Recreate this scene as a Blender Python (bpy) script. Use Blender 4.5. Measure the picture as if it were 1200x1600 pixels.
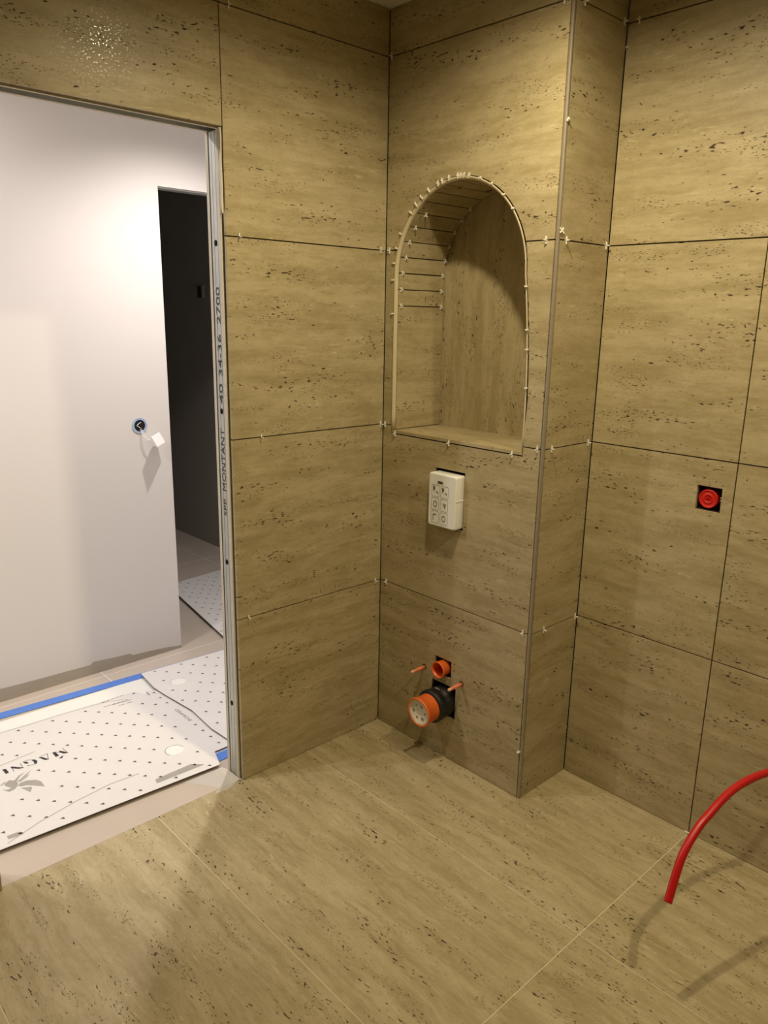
import bpy, math, random
from mathutils import Vector, Matrix
random.seed(7)
for o in list(bpy.data.objects): bpy.data.objects.remove(o)
S = bpy.context.scene
COL = S.collection

# ------------------------------------------------------------------ camera
CAM = Vector((2.0436, -1.9084, 1.5848)); YAW, PITCH, ROLL, FPX = 2.3870, -0.2522, 0.0184, 1198.39
fw = Vector((math.cos(PITCH)*math.cos(YAW), math.cos(PITCH)*math.sin(YAW), math.sin(PITCH)))
rt = fw.cross(Vector((0, 0, 1))).normalized(); up = rt.cross(fw)
r2 = rt*math.cos(ROLL) + up*math.sin(ROLL); u2 = -rt*math.sin(ROLL) + up*math.cos(ROLL)
cd = bpy.data.cameras.new('camera'); cam = bpy.data.objects.new('camera', cd); COL.objects.link(cam)
cd.sensor_fit = 'VERTICAL'; cd.sensor_height = 36; cd.sensor_width = 27; cd.lens = 36*FPX/1600
cd.clip_start = 0.02; cd.clip_end = 60
cam.matrix_world = Matrix(((r2.x, u2.x, -fw.x, CAM.x), (r2.y, u2.y, -fw.y, CAM.y), (r2.z, u2.z, -fw.z, CAM.z), (0, 0, 0, 1)))
S.camera = cam
# ------------------------------------------------------------------ world, exposure, lamps
w = bpy.data.worlds.new('world'); S.world = w; w.use_nodes = True
w.node_tree.nodes['Background'].inputs[0].default_value = (0.02, 0.017, 0.012, 1)
w.node_tree.nodes['Background'].inputs[1].default_value = 0.2
S.view_settings.view_transform = 'Standard'; S.view_settings.look = 'None'
S.view_settings.gamma = 1; S.view_settings.use_curve_mapping = False; S.view_settings.exposure = 0.0

def spot(name, loc, energy, col, ang, blend, rad=0.03, aim=(0, 0, -1)):
    l = bpy.data.lights.new(name, 'SPOT'); l.energy = energy; l.color = col
    l.spot_size = math.radians(ang); l.spot_blend = blend; l.shadow_soft_size = rad
    o = bpy.data.objects.new(name, l); COL.objects.link(o); o.location = loc
    o.rotation_euler = Vector(aim).to_track_quat('-Z', 'Y').to_euler()
    return o
WARM = (1.0, 0.848, 0.550); HALL = (1.0, 0.915, 0.87)
CEIL = 2.537
spot('bathroom_downlight', (0.92, -0.56, 2.525), 61, WARM, 167, 0.66)
spot('bathroom_downlight', (2.09, -0.54, 2.525), 61, WARM, 167, 0.66)
spot('hall_downlight', (-0.535, -0.195, 2.49), 92, HALL, 140, 1.0)
spot('hall_downlight', (-0.60, -1.65, 2.49), 34, HALL, 174, 0.5)
spot('hall_downlight', (-0.45, -1.72, 2.49), 48, HALL, 116, 1.0)

# ------------------------------------------------------------------ materials
def node_mat(name):
    m = bpy.data.materials.new(name); m.use_nodes = True
    nt = m.node_tree; return m, nt, nt.nodes['Principled BSDF']
def lin(c): return tuple((x/12.92 if x <= 0.04045 else ((x+0.055)/1.055)**2.4) for x in c)
def plain(name, rgb, rough=0.6, metal=0.0, var=0.06, scale=18, spec=0.5, bump=0.0, trans=0.0):
    m, nt, b = node_mat(name); N, L = nt.nodes, nt.links
    tc = N.new('ShaderNodeTexCoord'); n = N.new('ShaderNodeTexNoise'); n.inputs['Scale'].default_value = scale
    n.inputs['Detail'].default_value = 4; L.new(tc.outputs['Object'], n.inputs['Vector'])
    mx = N.new('ShaderNodeMixRGB'); c = rgb
    mx.inputs[1].default_value = (*[max(0, x*(1-var)) for x in c], 1); mx.inputs[2].default_value = (*[min(1, x*(1+var)) for x in c], 1)
    L.new(n.outputs['Fac'], mx.inputs[0]); L.new(mx.outputs[0], b.inputs['Base Color'])
    b.inputs['Roughness'].default_value = rough; b.inputs['Metallic'].default_value = metal
    b.inputs['Specular IOR Level'].default_value = spec
    if trans: b.inputs['Transmission Weight'].default_value = trans
    if bump:
        bp = N.new('ShaderNodeBump'); bp.inputs['Strength'].default_value = bump; bp.inputs['Distance'].default_value = 0.002
        L.new(n.outputs['Fac'], bp.inputs['Height']); L.new(bp.outputs[0], b.inputs['Normal'])
    return m

def travertine():
    m, nt, b = node_mat('travertine_tile'); N, L = nt.nodes, nt.links
    uv = N.new('ShaderNodeUVMap'); uv.uv_map = 'UVMap'
    def mp(src, sx, sy, sz=1, ox=0, oy=0):
        q = N.new('ShaderNodeMapping'); q.inputs['Scale'].default_value = (sx, sy, sz); q.inputs['Location'].default_value = (ox, oy, 0)
        L.new(src, q.inputs['Vector']); return q.outputs[0]
    def noise(src, det=4, ro=0.5, dist=0.0):
        n = N.new('ShaderNodeTexNoise'); n.inputs['Scale'].default_value = 1; n.inputs['Detail'].default_value = det
        n.inputs['Roughness'].default_value = ro; n.inputs['Distortion'].default_value = dist
        L.new(src, n.inputs['Vector']); return n.outputs['Fac']
    def mth(op, a, b_=None, c=None, clamp=False):
        q = N.new('ShaderNodeMath'); q.operation = op; q.use_clamp = clamp
        for i, v in enumerate((a, b_, c)):
            if v is None: continue
            if isinstance(v, (int, float)): q.inputs[i].default_value = v
            else: L.new(v, q.inputs[i])
        return q.outputs[0]
    def rng(v, a, b_, c=0.0, d=1.0):
        q = N.new('ShaderNodeMapRange'); q.interpolation_type = 'SMOOTHSTEP'
        for i, x in enumerate((v, a, b_, c, d)):
            if isinstance(x, (int, float)): q.inputs[i].default_value = x
            else: L.new(x, q.inputs[i])
        return q.outputs[0]
    def mix(f, c1, c2, mode='MIX'):
        q = N.new('ShaderNodeMixRGB'); q.blend_type = mode
        for i, x in enumerate((f, c1, c2)):
            if isinstance(x, (int, float)): q.inputs[i].default_value = x
            elif isinstance(x, tuple): q.inputs[i].default_value = (*x, 1)
            else: L.new(x, q.inputs[i])
        return q.outputs[0]
    # warp the layers so that the bedding wanders
    wn = noise(mp(uv.outputs[0], 2.2, 3.5), 3, 0.5)
    wv = mth('MULTIPLY', mth('SUBTRACT', wn, 0.5), 0.055)
    wn2 = noise(mp(uv.outputs[0], 14, 20, 1, 3, 8), 2, 0.5)
    wv = mth('ADD', wv, mth('MULTIPLY', mth('SUBTRACT', wn2, 0.5), 0.014))
    cb = N.new('ShaderNodeCombineXYZ'); L.new(wv, cb.inputs[1])
    ad = N.new('ShaderNodeVectorMath'); ad.operation = 'ADD'; L.new(uv.outputs[0], ad.inputs[0]); L.new(cb.outputs[0], ad.inputs[1])
    P = ad.outputs[0]
    bands = noise(mp(P, 1.6, 17), 7, 0.68)
    soft = noise(mp(P, 4.5, 15, 1, 5, 2), 6, 0.68)
    fine = noise(mp(P, 9, 95, 1, 1, 4), 4, 0.6)
    grain = noise(mp(P, 60, 160, 1, 9, 4), 3, 0.6)
    t = rng(mth('ADD', mth('MULTIPLY', bands, 0.5), mth('MULTIPLY', soft, 0.5)), 0.37, 0.63)
    col = mix(t, (0.372, 0.303, 0.160), (0.530, 0.450, 0.275))
    col = mix(rng(fine, 0.48, 0.70, 0, 0.22), col, (0.30, 0.21, 0.10))
    mott = noise(mp(P, 26, 62, 1, 19, 14), 5, 0.68)
    col = mix(rng(mott, 0.50, 0.70, 0, 0.26), col, (0.31, 0.235, 0.115))
    col = mix(rng(mott, 0.48, 0.32, 0, 0.16), col, (0.72, 0.63, 0.42))
    col = mix(rng(grain, 0.35, 0.75, 0, 0.14), col, (0.36, 0.27, 0.14))
    # thin dark wisps on the bedding
    wisp = noise(mp(P, 5, 70, 1, 31, 12), 3, 0.55)
    wm = noise(mp(P, 2.4, 9, 1, 13, 21), 3, 0.5)
    wf = mth('MULTIPLY', rng(wisp, 0.60, 0.72), rng(wm, 0.50, 0.66))
    col = mix(mth('MULTIPLY', wf, 0.4), col, (0.20, 0.13, 0.055))
    # pale filled veins
    vein = noise(mp(P, 14, 75, 1, 17, 3), 4, 0.65); vm = noise(mp(P, 2.0, 8, 1, 41, 33), 2, 0.5)
    vf = mth('MULTIPLY', rng(vein, 0.58, 0.70), rng(vm, 0.48, 0.62))
    col = mix(mth('MULTIPLY', vf, 0.45), col, (0.80, 0.69, 0.47))
    # pits: small dark holes that cluster along the layers
    p1 = noise(mp(P, 52, 150, 1, 2, 7), 1.2, 0.5, 0.2); m1 = noise(mp(P, 3.2, 17, 1, 7, 19), 3, 0.55)
    th = rng(m1, 0.42, 0.68, 0.80, 0.628)
    d1 = mth('SUBTRACT', p1, th)
    pit = rng(d1, 0.0, 0.014)
    p2 = noise(mp(P, 105, 280, 1, 12, 27), 1.0, 0.4); m2 = noise(mp(P, 4, 22, 1, 57, 9), 3, 0.55)
    th2 = rng(m2, 0.42, 0.66, 0.82, 0.622)
    pit2 = rng(mth('SUBTRACT', p2, th2), 0.0, 0.03)
    pits = mth('MAXIMUM', pit, mth('MULTIPLY', pit2, 0.85))
    halo = rng(d1, -0.09, 0.0, 0, 0.42)
    col = mix(halo, col, (0.27, 0.19, 0.09))
    col = mix(mth('MULTIPLY', pits, 0.93), col, (0.026, 0.015, 0.006))
    L.new(col, b.inputs['Base Color'])
    fl = noise(mp(P, 150, 230, 1, 3, 3), 2, 0.5)
    rough = rng(fl, 0.56, 0.70, 0.46, 0.14)
    L.new(mth('ADD', rough, mth('MULTIPLY', pits, 0.3), None, True), b.inputs['Roughness'])
    b.inputs['Specular IOR Level'].default_value = 0.45
    h = mth('SUBTRACT', mth('ADD', mth('MULTIPLY', fl, 0.14), mth('MULTIPLY', fine, 0.15)), pits)
    bp = N.new('ShaderNodeBump'); bp.inputs['Strength'].default_value = 0.5; bp.inputs['Distance'].default_value = 0.0012
    L.new(h, bp.inputs['Height']); L.new(bp.outputs[0], b.inputs['Normal'])
    return m

M = {}
M['trav'] = travertine()
M['adh'] = plain('dark_tile_adhesive', (0.022, 0.012, 0.006), 0.95, var=0.3)
M['grout'] = plain('pale_floor_grout', (0.80, 0.69, 0.50), 0.9)
M['hole'] = plain('dark_cavity', (0.006, 0.005, 0.004), 0.95)
M['paint'] = plain('white_painted_plaster', (0.70, 0.672, 0.645), 0.75, var=0.02, scale=3)
M['paint2'] = plain('bare_skim_plaster', (0.40, 0.36, 0.30), 0.9, var=0.12, scale=9)
M['board'] = plain('cream_plasterboard_edge', (0.74, 0.69, 0.56), 0.9, var=0.12, scale=60, bump=0.4)
M['steel'] = plain('galvanised_steel', (0.58, 0.60, 0.58), 0.5, 0.5, var=0.18, scale=14)
M['ink'] = plain('stencil_ink', (0.05, 0.055, 0.06), 0.7)
M['hallfloor'] = plain('greige_porcelain_floor', (0.56, 0.49, 0.42), 0.4, var=0.12, scale=4)
M['halltop'] = plain('pale_tile_grout', (0.85, 0.80, 0.72), 0.9)
M['ceil'] = plain('ceiling_paint', (0.74, 0.72, 0.66), 0.8, var=0.02)
M['dark'] = plain('dimmed_room_grey', (0.30, 0.28, 0.24), 0.9, var=0.05, scale=5)  # side room's dimness put into the grey of its walls and switch plate
M['trimgrey'] = plain('satin_metal_trim', (0.38, 0.33, 0.26), 0.42, 0.4, var=0.05)
M['cream'] = plain('cream_plastic_trim', (0.66, 0.58, 0.39), 0.4, var=0.03)
M['spacer'] = plain('white_spacer_plastic', (0.95, 0.93, 0.86), 0.4, var=0.02)
M['paper'] = plain('white_printed_cardboard', (0.76, 0.75, 0.74), 0.6, var=0.04, scale=7)
M['under'] = plain('pale_protective_liner', (0.86, 0.88, 0.84), 0.6, var=0.02, scale=4)
M['kraft'] = plain('corrugated_edge', (0.16, 0.13, 0.10), 0.9, var=0.3, scale=90)
M['print'] =plain('grey_print', (0.11, 0.105, 0.105), 0.8)
M['print_soft'] = plain('pale_grey_print', (0.38, 0.37, 0.33), 0.8, var=0.12)
M['print_black'] = plain('black_print', (0.03, 0.03, 0.035), 0.7)
M['tape'] = plain('blue_masking_tape', (0.10, 0.24, 0.72), 0.55, var=0.08)
M['orange'] = plain('orange_plastic', (0.86, 0.17, 0.030), 0.32, var=0.06)
M['salmon'] = plain('faded_orange_sleeve', (0.80, 0.22, 0.10), 0.4, var=0.1)
M['salmontip'] = plain('pale_sleeve_tip', (0.80, 0.45, 0.28), 0.5)
M['black'] = plain('black_rubber', (0.010, 0.010, 0.012), 0.5, var=0.2)
M['capwhite'] = plain('off_white_cap', (0.72, 0.66, 0.50), 0.45, var=0.12, scale=70)
M['plastic'] = plain('translucent_white_plastic', (0.90, 0.90, 0.86), 0.35, var=0.03)
M['icon'] = plain('embossed_grey', (0.27, 0.26, 0.22), 0.5)
M['icondark'] = plain('dark_label', (0.09, 0.085, 0.07), 0.5)
M['red'] = plain('red_plastic', (0.62, 0.012, 0.006), 0.4, var=0.12, scale=60)
M['darkbox'] = plain('maroon_black_box', (0.025, 0.008, 0.008), 0.6)
M['hose'] = plain('red_conduit', (0.56, 0.010, 0.012), 0.33, var=0.05)
M['boxblue'] = plain('pale_blue_socket_ring', (0.36, 0.47, 0.66), 0.5)
M['white'] = plain('white_plastic', (0.86, 0.84, 0.82), 0.4)
M['film'] = plain('clear_film', (0.85, 0.84, 0.80), 0.25, var=0.03)
M['film'].node_tree.nodes['Principled BSDF'].inputs['Alpha'].default_value = 0.45
M['blackplastic'] = plain('switch_black', (0.02, 0.02, 0.02), 0.4)

# ------------------------------------------------------------------ mesh helpers
class MB:
    def __init__(s, *mats): s.v = []; s.f = []; s.mi = []; s.uv = []; s.mats = list(mats); s.sm = []
    def face(s, pts, mi=0, uv=None, smooth=False):
        i = len(s.v); s.v += [tuple(p) for p in pts]; s.f.append(tuple(range(i, i+len(pts)))); s.mi.append(mi); s.sm.append(smooth)
        s.uv += ([tuple(q) for q in uv] if uv else [(0, 0)]*len(pts))
    def grid(s, rows, mi=0, closed=False, smooth=True):
        # rows: list of lists of points, shared vertices
        i0 = len(s.v); n = len(rows[0])
        for r in rows: s.v += [tuple(p) for p in r]
        for a in range(len(rows)-1):
            for b in range(n if closed else n-1):
                c = (b+1) % n
                s.f.append((i0+a*n+b, i0+a*n+c, i0+(a+1)*n+c, i0+(a+1)*n+b)); s.mi.append(mi); s.sm.append(smooth); s.uv += [(0, 0)]*4
    def box(s, a, b, mi=0, uvf=None):
        x0, y0, z0 = a; x1, y1, z1 = b
        V = [(x0, y0, z0), (x1, y0, z0), (x1, y1, z0), (x0, y1, z0), (x0, y0, z1), (x1, y0, z1), (x1, y1, z1), (x0, y1, z1)]
        for q in ((0, 3, 2, 1), (4, 5, 6, 7), (0, 1, 5, 4), (1, 2, 6, 5), (2, 3, 7, 6), (3, 0, 4, 7)):
            pts = [V[k] for k in q]; s.face(pts, mi, [uvf(p) for p in pts] if uvf else None)
    def prism(s, poly, place, t0, t1, mi=0, uvf=None, side=None):
        # poly: 2-D outline; place(u, v, t) -> 3-D point; faces at t0 and t1
        n = len(poly); side = mi if side is None else side
        A = [place(u, v, t0) for u, v in poly]; B = [place(u, v, t1) for u, v in poly]
        U = (lambda p: uvf(p)) if uvf else (lambda p: (0, 0))
        s.face(A[::-1], mi, [U(p) for p in A[::-1]]); s.face(B, mi, [U(p) for p in B])
        for i in range(n):
            j = (i+1) % n; q = [A[i], A[j], B[j], B[i]]; s.face(q, side, [U(p) for p in q])
    def tube(s, pts, rad, mi=0, seg=16, caps=True):
        pts = [Vector(p) for p in pts]; rs = rad if isinstance(rad, (list, tuple)) else [rad]*len(pts); rows = []; n0 = None
        for i, p in enumerate(pts):
            d = (pts[min(i+1, len(pts)-1)]-pts[max(i-1, 0)]).normalized()
            if n0 is None:
                n0 = d.orthogonal().normalized()
            n0 = (n0-d*n0.dot(d)).normalized(); b = d.cross(n0)
            rows.append([p+(n0*math.cos(2*math.pi*k/seg)+b*math.sin(2*math.pi*k/seg))*rs[i] for k in range(seg)])
        s.grid(rows, mi, True, True)
        if caps: s.face(rows[0][::-1], mi); s.face(rows[-1], mi)
    def lathe(s, c, axis, prof, mi=0, seg=40, smooth=True):
        # prof: (distance along axis, radius)
        c = Vector(c); a = Vector(axis).normalized(); n = a.orthogonal().normalized(); b = a.cross(n)
        rows = [[c+a*h+(n*math.cos(2*math.pi*k/seg)+b*math.sin(2*math.pi*k/seg))*max(r, 1e-5) for k in range(seg)] for h, r in prof]
        s.grid(rows, mi, True, smooth)
    def build(s, name, parent=None, fix=True, bevel=0.0, loc=None):
        me = bpy.data.meshes.new(name); me.from_pydata(s.v, [], s.f)
        for m in s.mats: me.materials.append(m)
        me.polygons.foreach_set('material_index', s.mi); me.polygons.foreach_set('use_smooth', s.sm)
        ul = me.uv_layers.new(name='UVMap')
        for i, q in enumerate(s.uv): ul.data[i].uv = q
        import bmesh
        bm = bmesh.new(); bm.from_mesh(me); bmesh.ops.remove_doubles(bm, verts=bm.verts, dist=1e-5)
        if fix: bmesh.ops.recalc_face_normals(bm, faces=bm.faces)
        bm.to_mesh(me); bm.free()
        o = bpy.data.objects.new(name, me); COL.objects.link(o)
        if loc is not None:
            me.transform(Matrix.Translation(-Vector(loc))); o.location = loc
        if parent:
            o.parent = parent
            o.location = Vector(o.location) - parent.location if loc is not None else -parent.location
        if bevel:
            bv = o.modifiers.new('bevel', 'BEVEL'); bv.width = bevel; bv.segments = 2; bv.limit_method = 'ANGLE'; bv.angle_limit = math.radians(40)
        return o
def tag(o, label=None, cat=None, group=None, kind=None):
    if label: o['label'] = label
    if cat: o['category'] = cat
    if group: o['group'] = group
    if kind: o['kind'] = kind
    return o
def struct(o): o['kind'] = 'structure'; return o
def thing(name, loc, label, cat, group=None):
    e = bpy.data.objects.new(name, None); COL.objects.link(e); e.location = loc; e.empty_display_size = 0.05
    return tag(e, label, cat, group)

# ------------------------------------------------------------------ dimensions
W, D = 0.6968, 0.2654                     # pier width (wall with the niche), pier depth
CX = W+0.010                              # tiled side of the pier
H = [0.0, 0.598, 1.198, 1.798, 2.398, CEIL-0.002]
G = 0.0019                                # half a tile joint
JY, LY, HZ = -0.6392, -1.431, 2.090       # doorway: right and left edge, head
TT = 0.010                                # tile thickness
_off = [0]
def offs():
    _off[0] += 1; k = _off[0]
    return (k*3.37 % 19.0 + k*0.11, (k*7.91 % 23.0))
def uvA(ou, ov): return lambda p: (-p[1]+ou, p[2]+ov)
def uvB(ou, ov): return lambda p: (p[0]+ou, p[2]+ov)
def uvV(ou, ov): return lambda p: (p[2]+ou, p[0]+ov)
def uvF(ou, ov): return lambda p: (p[0]+ou, p[1]+ov)
pB = lambda u, v, t: (u, t, v)            # a plate in an x-z plane at y = t
pA = lambda u, v, t: (t, u, v)            # a plate in a y-z plane at x = t

# ------------------------------------------------------------------ wall_left: tiled partition with the doorway
mb = MB(M['trav'], M['adh'], M['board'], M['paint'])
rows = [(0.002, H[1]-G), (H[1]+G, H[2]-G), (H[2]+G, H[3]-G), (H[3]+G, H[4]-G), (H[4]+G, H[5])]
for z0, z1 in rows:
    mb.box((-TT, -0.6378, z0), (0, -0.0022, z1), 0, uvA(*offs()))
for y0, y1 in ((-1.838, -0.6408), (-3.038, -1.841), (-4.24, -3.041)):
    for z0, z1 in rows:
        if z1 < HZ and y0 > -2: continue
        z0 = max(z0, HZ) if y0 > -2 else z0
        mb.box((-TT, y0, z0), (0, y1, z1), 0, uvA(*offs()))
for z0, z1 in rows[:4]:
    mb.box((-TT, -1.838, z0), (0, LY, min(z1, HZ-0.0)), 0, uvA(*offs()))
# adhesive, plasterboard on both faces
mb.box((-0.0128, -0.636, 0), (-TT-0.0002, 0.0, CEIL), 1)
mb.box((-0.0128, -4.25, HZ+0.004), (-TT-0.0002, -0.636, CEIL), 1)
mb.box((-0.0128, -4.25, 0), (-TT-0.0002, LY-0.004, HZ+0.004), 1)
for x0, x1, mi in ((-0.0300, -0.0190, 2), (-0.088, -0.0755, 2)):
    mb.box((x0, JY-0.004, 0.0), (x1, 0.30, CEIL), mi)
    mb.box((x0, -4.25, HZ-0.004), (x1, JY-0.004, CEIL), mi)
    mb.box((x0, -4.25, 0.0), (x1, LY+0.004, HZ-0.004), mi)
# hall side paint skin
mb.box((-0.0895, JY-0.004, 0.0), (-0.088, 0.80, CEIL), 3)
mb.box((-0.0895, -3.9, HZ-0.004), (-0.088, JY-0.004, CEIL), 3)
mb.box((-0.0895, -3.9, 0.0), (-0.088, LY+0.004, HZ-0.004), 3)
struct(mb.build('wall_left'))

# ------------------------------------------------------------------ arch outline (x, z), from the left foot over the top to the right foot
ACX, AZ, AA, AB = 0.3245, 1.71, 0.2795, 0.293
def arch(off=0.0, zb=1.181):
    base = []
    for i in range(11): base.append((0.045, zb+(AZ-zb)*i/11))
    for i in range(0, 61):
        a = math.pi*(1-i/60); base.append((ACX+AA*math.cos(a), AZ+AB*math.sin(a)))
    for i in range(1, 12):
        z = AZ-(AZ-zb)*i/11; t = min(1.0, (AZ-z)/0.41); base.append((ACX+AA+0.029*(1-(1-t)**2), z))
    out = []
    for i, p in enumerate(base):
        a = base[max(i-1, 0)]; b = base[min(i+1, len(base)-1)]
        d = Vector((b[0]-a[0], b[1]-a[1])).normalized(); n = Vector((-d.y, d.x))
        if i in (0, len(base)-1): n = Vector((-1 if i == 0 else 1, 0))
        out.append((p[0]+n.x*off, p[1]+n.y*off))
    return out
OUT = arch(0.0025, 1.1665)
_n = len(OUT)
OUT = [(x+(0.0034*max(0.0, min(1.0, (i-40)/12)) if z > 1.30 else -0.002), z) if i > 40 else (x, z) for i, (x, z) in enumerate(OUT)]
def cut(z0, z1, left):
    # part of the arch outline between two heights on one side
    k = max(range(len(OUT)), key=lambda i: OUT[i][1])
    seq = OUT[:k+1] if left else OUT[k:]
    def at(z):
        for a, b in zip(seq, seq[1:]):
            if min(a[1], b[1]) <= z <= max(a[1], b[1]) and abs(a[1]-b[1]) > 1e-9:
                t = (z-a[1])/(b[1]-a[1]); return (a[0]+(b[0]-a[0])*t, z)
    s_ = [p for p in seq if z0+1e-4 < p[1] < z1-1e-4]
    lo = at(z0); hi = at(z1)
    return ([lo] if left else [hi])+s_+([hi] if left else [lo]) if hi else ([lo] if left else [])+s_+([] if left else [lo])

def rect_holes(mb, x0, x1, z0, z1, holes, y0, y1, mi, uvf):
    xs = sorted({x0, x1, *[h[0] for h in holes], *[h[1] for h in holes]}); zs = sorted({z0, z1, *[h[2] for h in holes], *[h[3] for h in holes]})
    inside = lambda a, b: not any(h[0] < a < h[1] and h[2] < b < h[3] for h in holes) and x0 < a < x1 and z0 < b < z1
    for i in range(len(xs)-1):
        for j in range(len(zs)-1):
            a, b, c, d = xs[i], xs[i+1], zs[j], zs[j+1]; mx_, mz = (a+b)/2, (c+d)/2
            if not inside(mx_, mz): continue
            P = lambda L_: mb.face(L_, mi, [uvf(p) for p in L_])
            P([(a, y0, c), (b, y0, c), (b, y0, d), (a, y0, d)]); P([(a, y1, d), (b, y1, d), (b, y1, c), (a, y1, c)])
            if i == 0 or not inside((xs[i-1]+a)/2, mz): P([(a, y0, c), (a, y0, d), (a, y1, d), (a, y1, c)])
            if i == len(xs)-2 or not inside((b+xs[i+2])/2, mz): P([(b, y0, c), (b, y1, c), (b, y1, d), (b, y0, d)])
            if j == 0 or not inside(mx_, (zs[j-1]+c)/2): P([(a, y0, c), (a, y1, c), (b, y1, c), (b, y0, c)])
            if j == len(zs)-2 or not inside(mx_, (d+zs[j+2])/2): P([(a, y0, d), (b, y0, d), (b, y1, d), (a, y1, d)])

# ------------------------------------------------------------------ wall_back: the pier face with the arched niche
XL, XR = 0.0025, W-0.0008
mb = MB(M['trav'], M['adh'], M['hole'])
HOLES1 = [(0.300, 0.380, 0.318, 0.386), (0.290, 0.405, 0.168, 0.290)]
HOLE2 = [(0.268, 0.4045, 0.878, 1.078)]
rect_holes(mb, XL, XR, 0.002, H[1]-G, HOLES1, 0.0, TT, 0, uvB(*offs()))
u_ = uvB(*offs())
nb = 1.1665
rect_holes(mb, XL, XR, H[1]+G, nb, HOLE2, 0.0, TT, 0, u_)
mb.box((XL, 0, nb), (OUT[0][0], TT, H[2]-G), 0, u_); mb.box((OUT[-1][0], 0, nb), (XR, TT, H[2]-G), 0, u_)
ul_, uh_ = uvB(*offs()), uvB(*offs())
mb.prism([(XL, H[2]+G)]+cut(H[2]+G, H[3]-G, True)+[(XL, H[3]-G)], pB, 0.0, TT, 0, ul_)
mb.prism([(XR, H[3]-G)]+cut(H[2]+G, H[3]-G, False)+[(XR, H[2]+G)], pB, 0.0, TT, 0, ul_)
lo = H[3]+G
kk = [p for p in OUT if p[1] > lo]
mb.prism([(XL, lo), (cut(lo, 2.3, True)[0][0], lo)]+kk+[(cut(lo, 2.3, False)[-1][0], lo), (XR, lo), (XR, H[4]-G), (XL, H[4]-G)], pB, 0.0, TT, 0, uh_)
mb.box((XL, 0, H[4]+G), (XR, TT, H[5]), 0, uvB(*offs()))
# adhesive and core behind the tiles, with the niche opening and deep holes
sub = arch(0.001, 1.165)
rect_holes(mb, 0.0, W-0.004, 0.0, 1.165, HOLES1+HOLE2, TT+0.0003, TT+0.003, 1, lambda p: (0, 0))
mb.prism([(0.0, 1.165)]+sub[:41]+[(sub[40][0], CEIL), (0.0, CEIL)], pB, TT+0.0003, TT+0.003, 1)
mb.prism([(sub[40][0], CEIL)]+sub[40:]+[(W-0.004, 1.165), (W-0.004, CEIL)], pB, TT+0.0003, TT+0.003, 1)
for h in HOLES1+HOLE2:
    mb.box((h[0]-0.004, TT+0.045, h[2]-0.004), (h[1]+0.004, TT+0.05, h[3]+0.004), 2)
    for a, b in (((h[0]-0.003, TT+0.003, h[2]-0.003), (h[0]-0.001, TT+0.045, h[3]+0.003)), ((h[1]+0.001, TT+0.003, h[2]-0.003), (h[1]+0.003, TT+0.045, h[3]+0.003)),
                 ((h[0]-0.003, TT+0.003, h[2]-0.003), (h[1]+0.003, TT+0.045, h[2]-0.001)), ((h[0]-0.003, TT+0.003, h[3]+0.001), (h[1]+0.003, TT+0.045, h[3]+0.003))):
        mb.box(a, b, 2)
struct(mb.build('wall_back'))

# niche lining: back slab, side tile, vault strips, sill
mb = MB(M['trav'], M['adh'])
NB = 0.243
inn = arch(-0.010, 1.181)
mb.box((0.02, NB+0.0005, 1.165), (0.66, NB+0.009, 2.02), 0, uvV(3.3, 1.2))
us = uvF(*offs())
mb.box((0.0465, 0.0, 1.171), (0.631, NB, 1.181), 0, us)
LA = arch(-0.0102, 1.181); LB = arch(-0.0015, 1.181)
def apt(L_, s_):
    # point on polyline by index (float)
    i = min(int(s_), len(L_)-2); t = s_-i; return (L_[i][0]+(L_[i+1][0]-L_[i][0])*t, L_[i][1]+(L_[i+1][1]-L_[i][1])*t)
def seg_strip(s0, s1, uvo):
    n = max(1, int((s1-s0)/2)) if s1-s0 > 8 else 1
    ss = [s0+(s1-s0)*k/n for k in range(n+1)]
    A_ = [apt(LA, q) for q in ss]; B_ = [apt(LB, q) for q in ss]
    poly = A_+B_[::-1]
    mb.prism(poly, pB, 0.0125, NB-0.0032, 0, lambda p: (p[1]+uvo[0], p[2]+uvo[1]))
idx_z = lambda z: 11*(z-1.181)/(AZ-1.181)
ia = lambda ang: 11+(180-ang)/3.0
cuts = [0.02, idx_z(1.614), idx_z(1.669)]+[ia(177.3-10.6*k) for k in range(17)]+[71+idx_z(AZ-(1.669-1.181)) if False else 72+11*(AZ-1.669)/(AZ-1.181)-0, 72+11*(AZ-1.614)/(AZ-1.181)-0, 81.9]
cuts = [c for c in cuts if c < 82]

for a, b in zip(cuts, cuts[1:]):
    if b-a < 0.5: continue
    ga = 0.035 if a < 11 else 0.13
    gb = 0.035 if b < 11 else 0.13
    seg_strip(a+ga, b-gb, (random.uniform(0, 9), random.uniform(0, 9)))
# backing behind the lining
bo, bi = arch(0.004, 1.166), arch(0.0, 1.166)
for i in range(len(bo)-1):
    mb.prism([bi[i], bi[i+1], bo[i+1], bo[i]], pB, 0.0135, NB+0.004, 1)
struct(mb.build('wall_niche_lining'))

# arch edge trim: one bent plastic quarter-round
mb = MB(M['cream'])
prof = [(-0.0055, 0.0115), (-0.0055, 0.0022), (0.0, 0.0010)]+[(-0.0095*math.sin(math.radians(a)), -0.0015+0.0095*(1-math.cos(math.radians(a)))) for a in range(0, 91, 15)]+[(-0.0095, 0.0115)]
R_ = [arch(o_, 1.1825) for o_, _ in prof]
rowsT = [[(R_[k][i][0], prof[k][1], R_[k][i][1]) for k in range(len(prof))] for i in range(len(R_[0]))]
mb.grid(rowsT, 0, True, True); mb.face(rowsT[0]); mb.face(rowsT[-1][::-1])
o = mb.build('arch_edge_trim'); tag(o, 'cream plastic quarter-round edge trim bent around the arched wall niche', 'edge trim')

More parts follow.
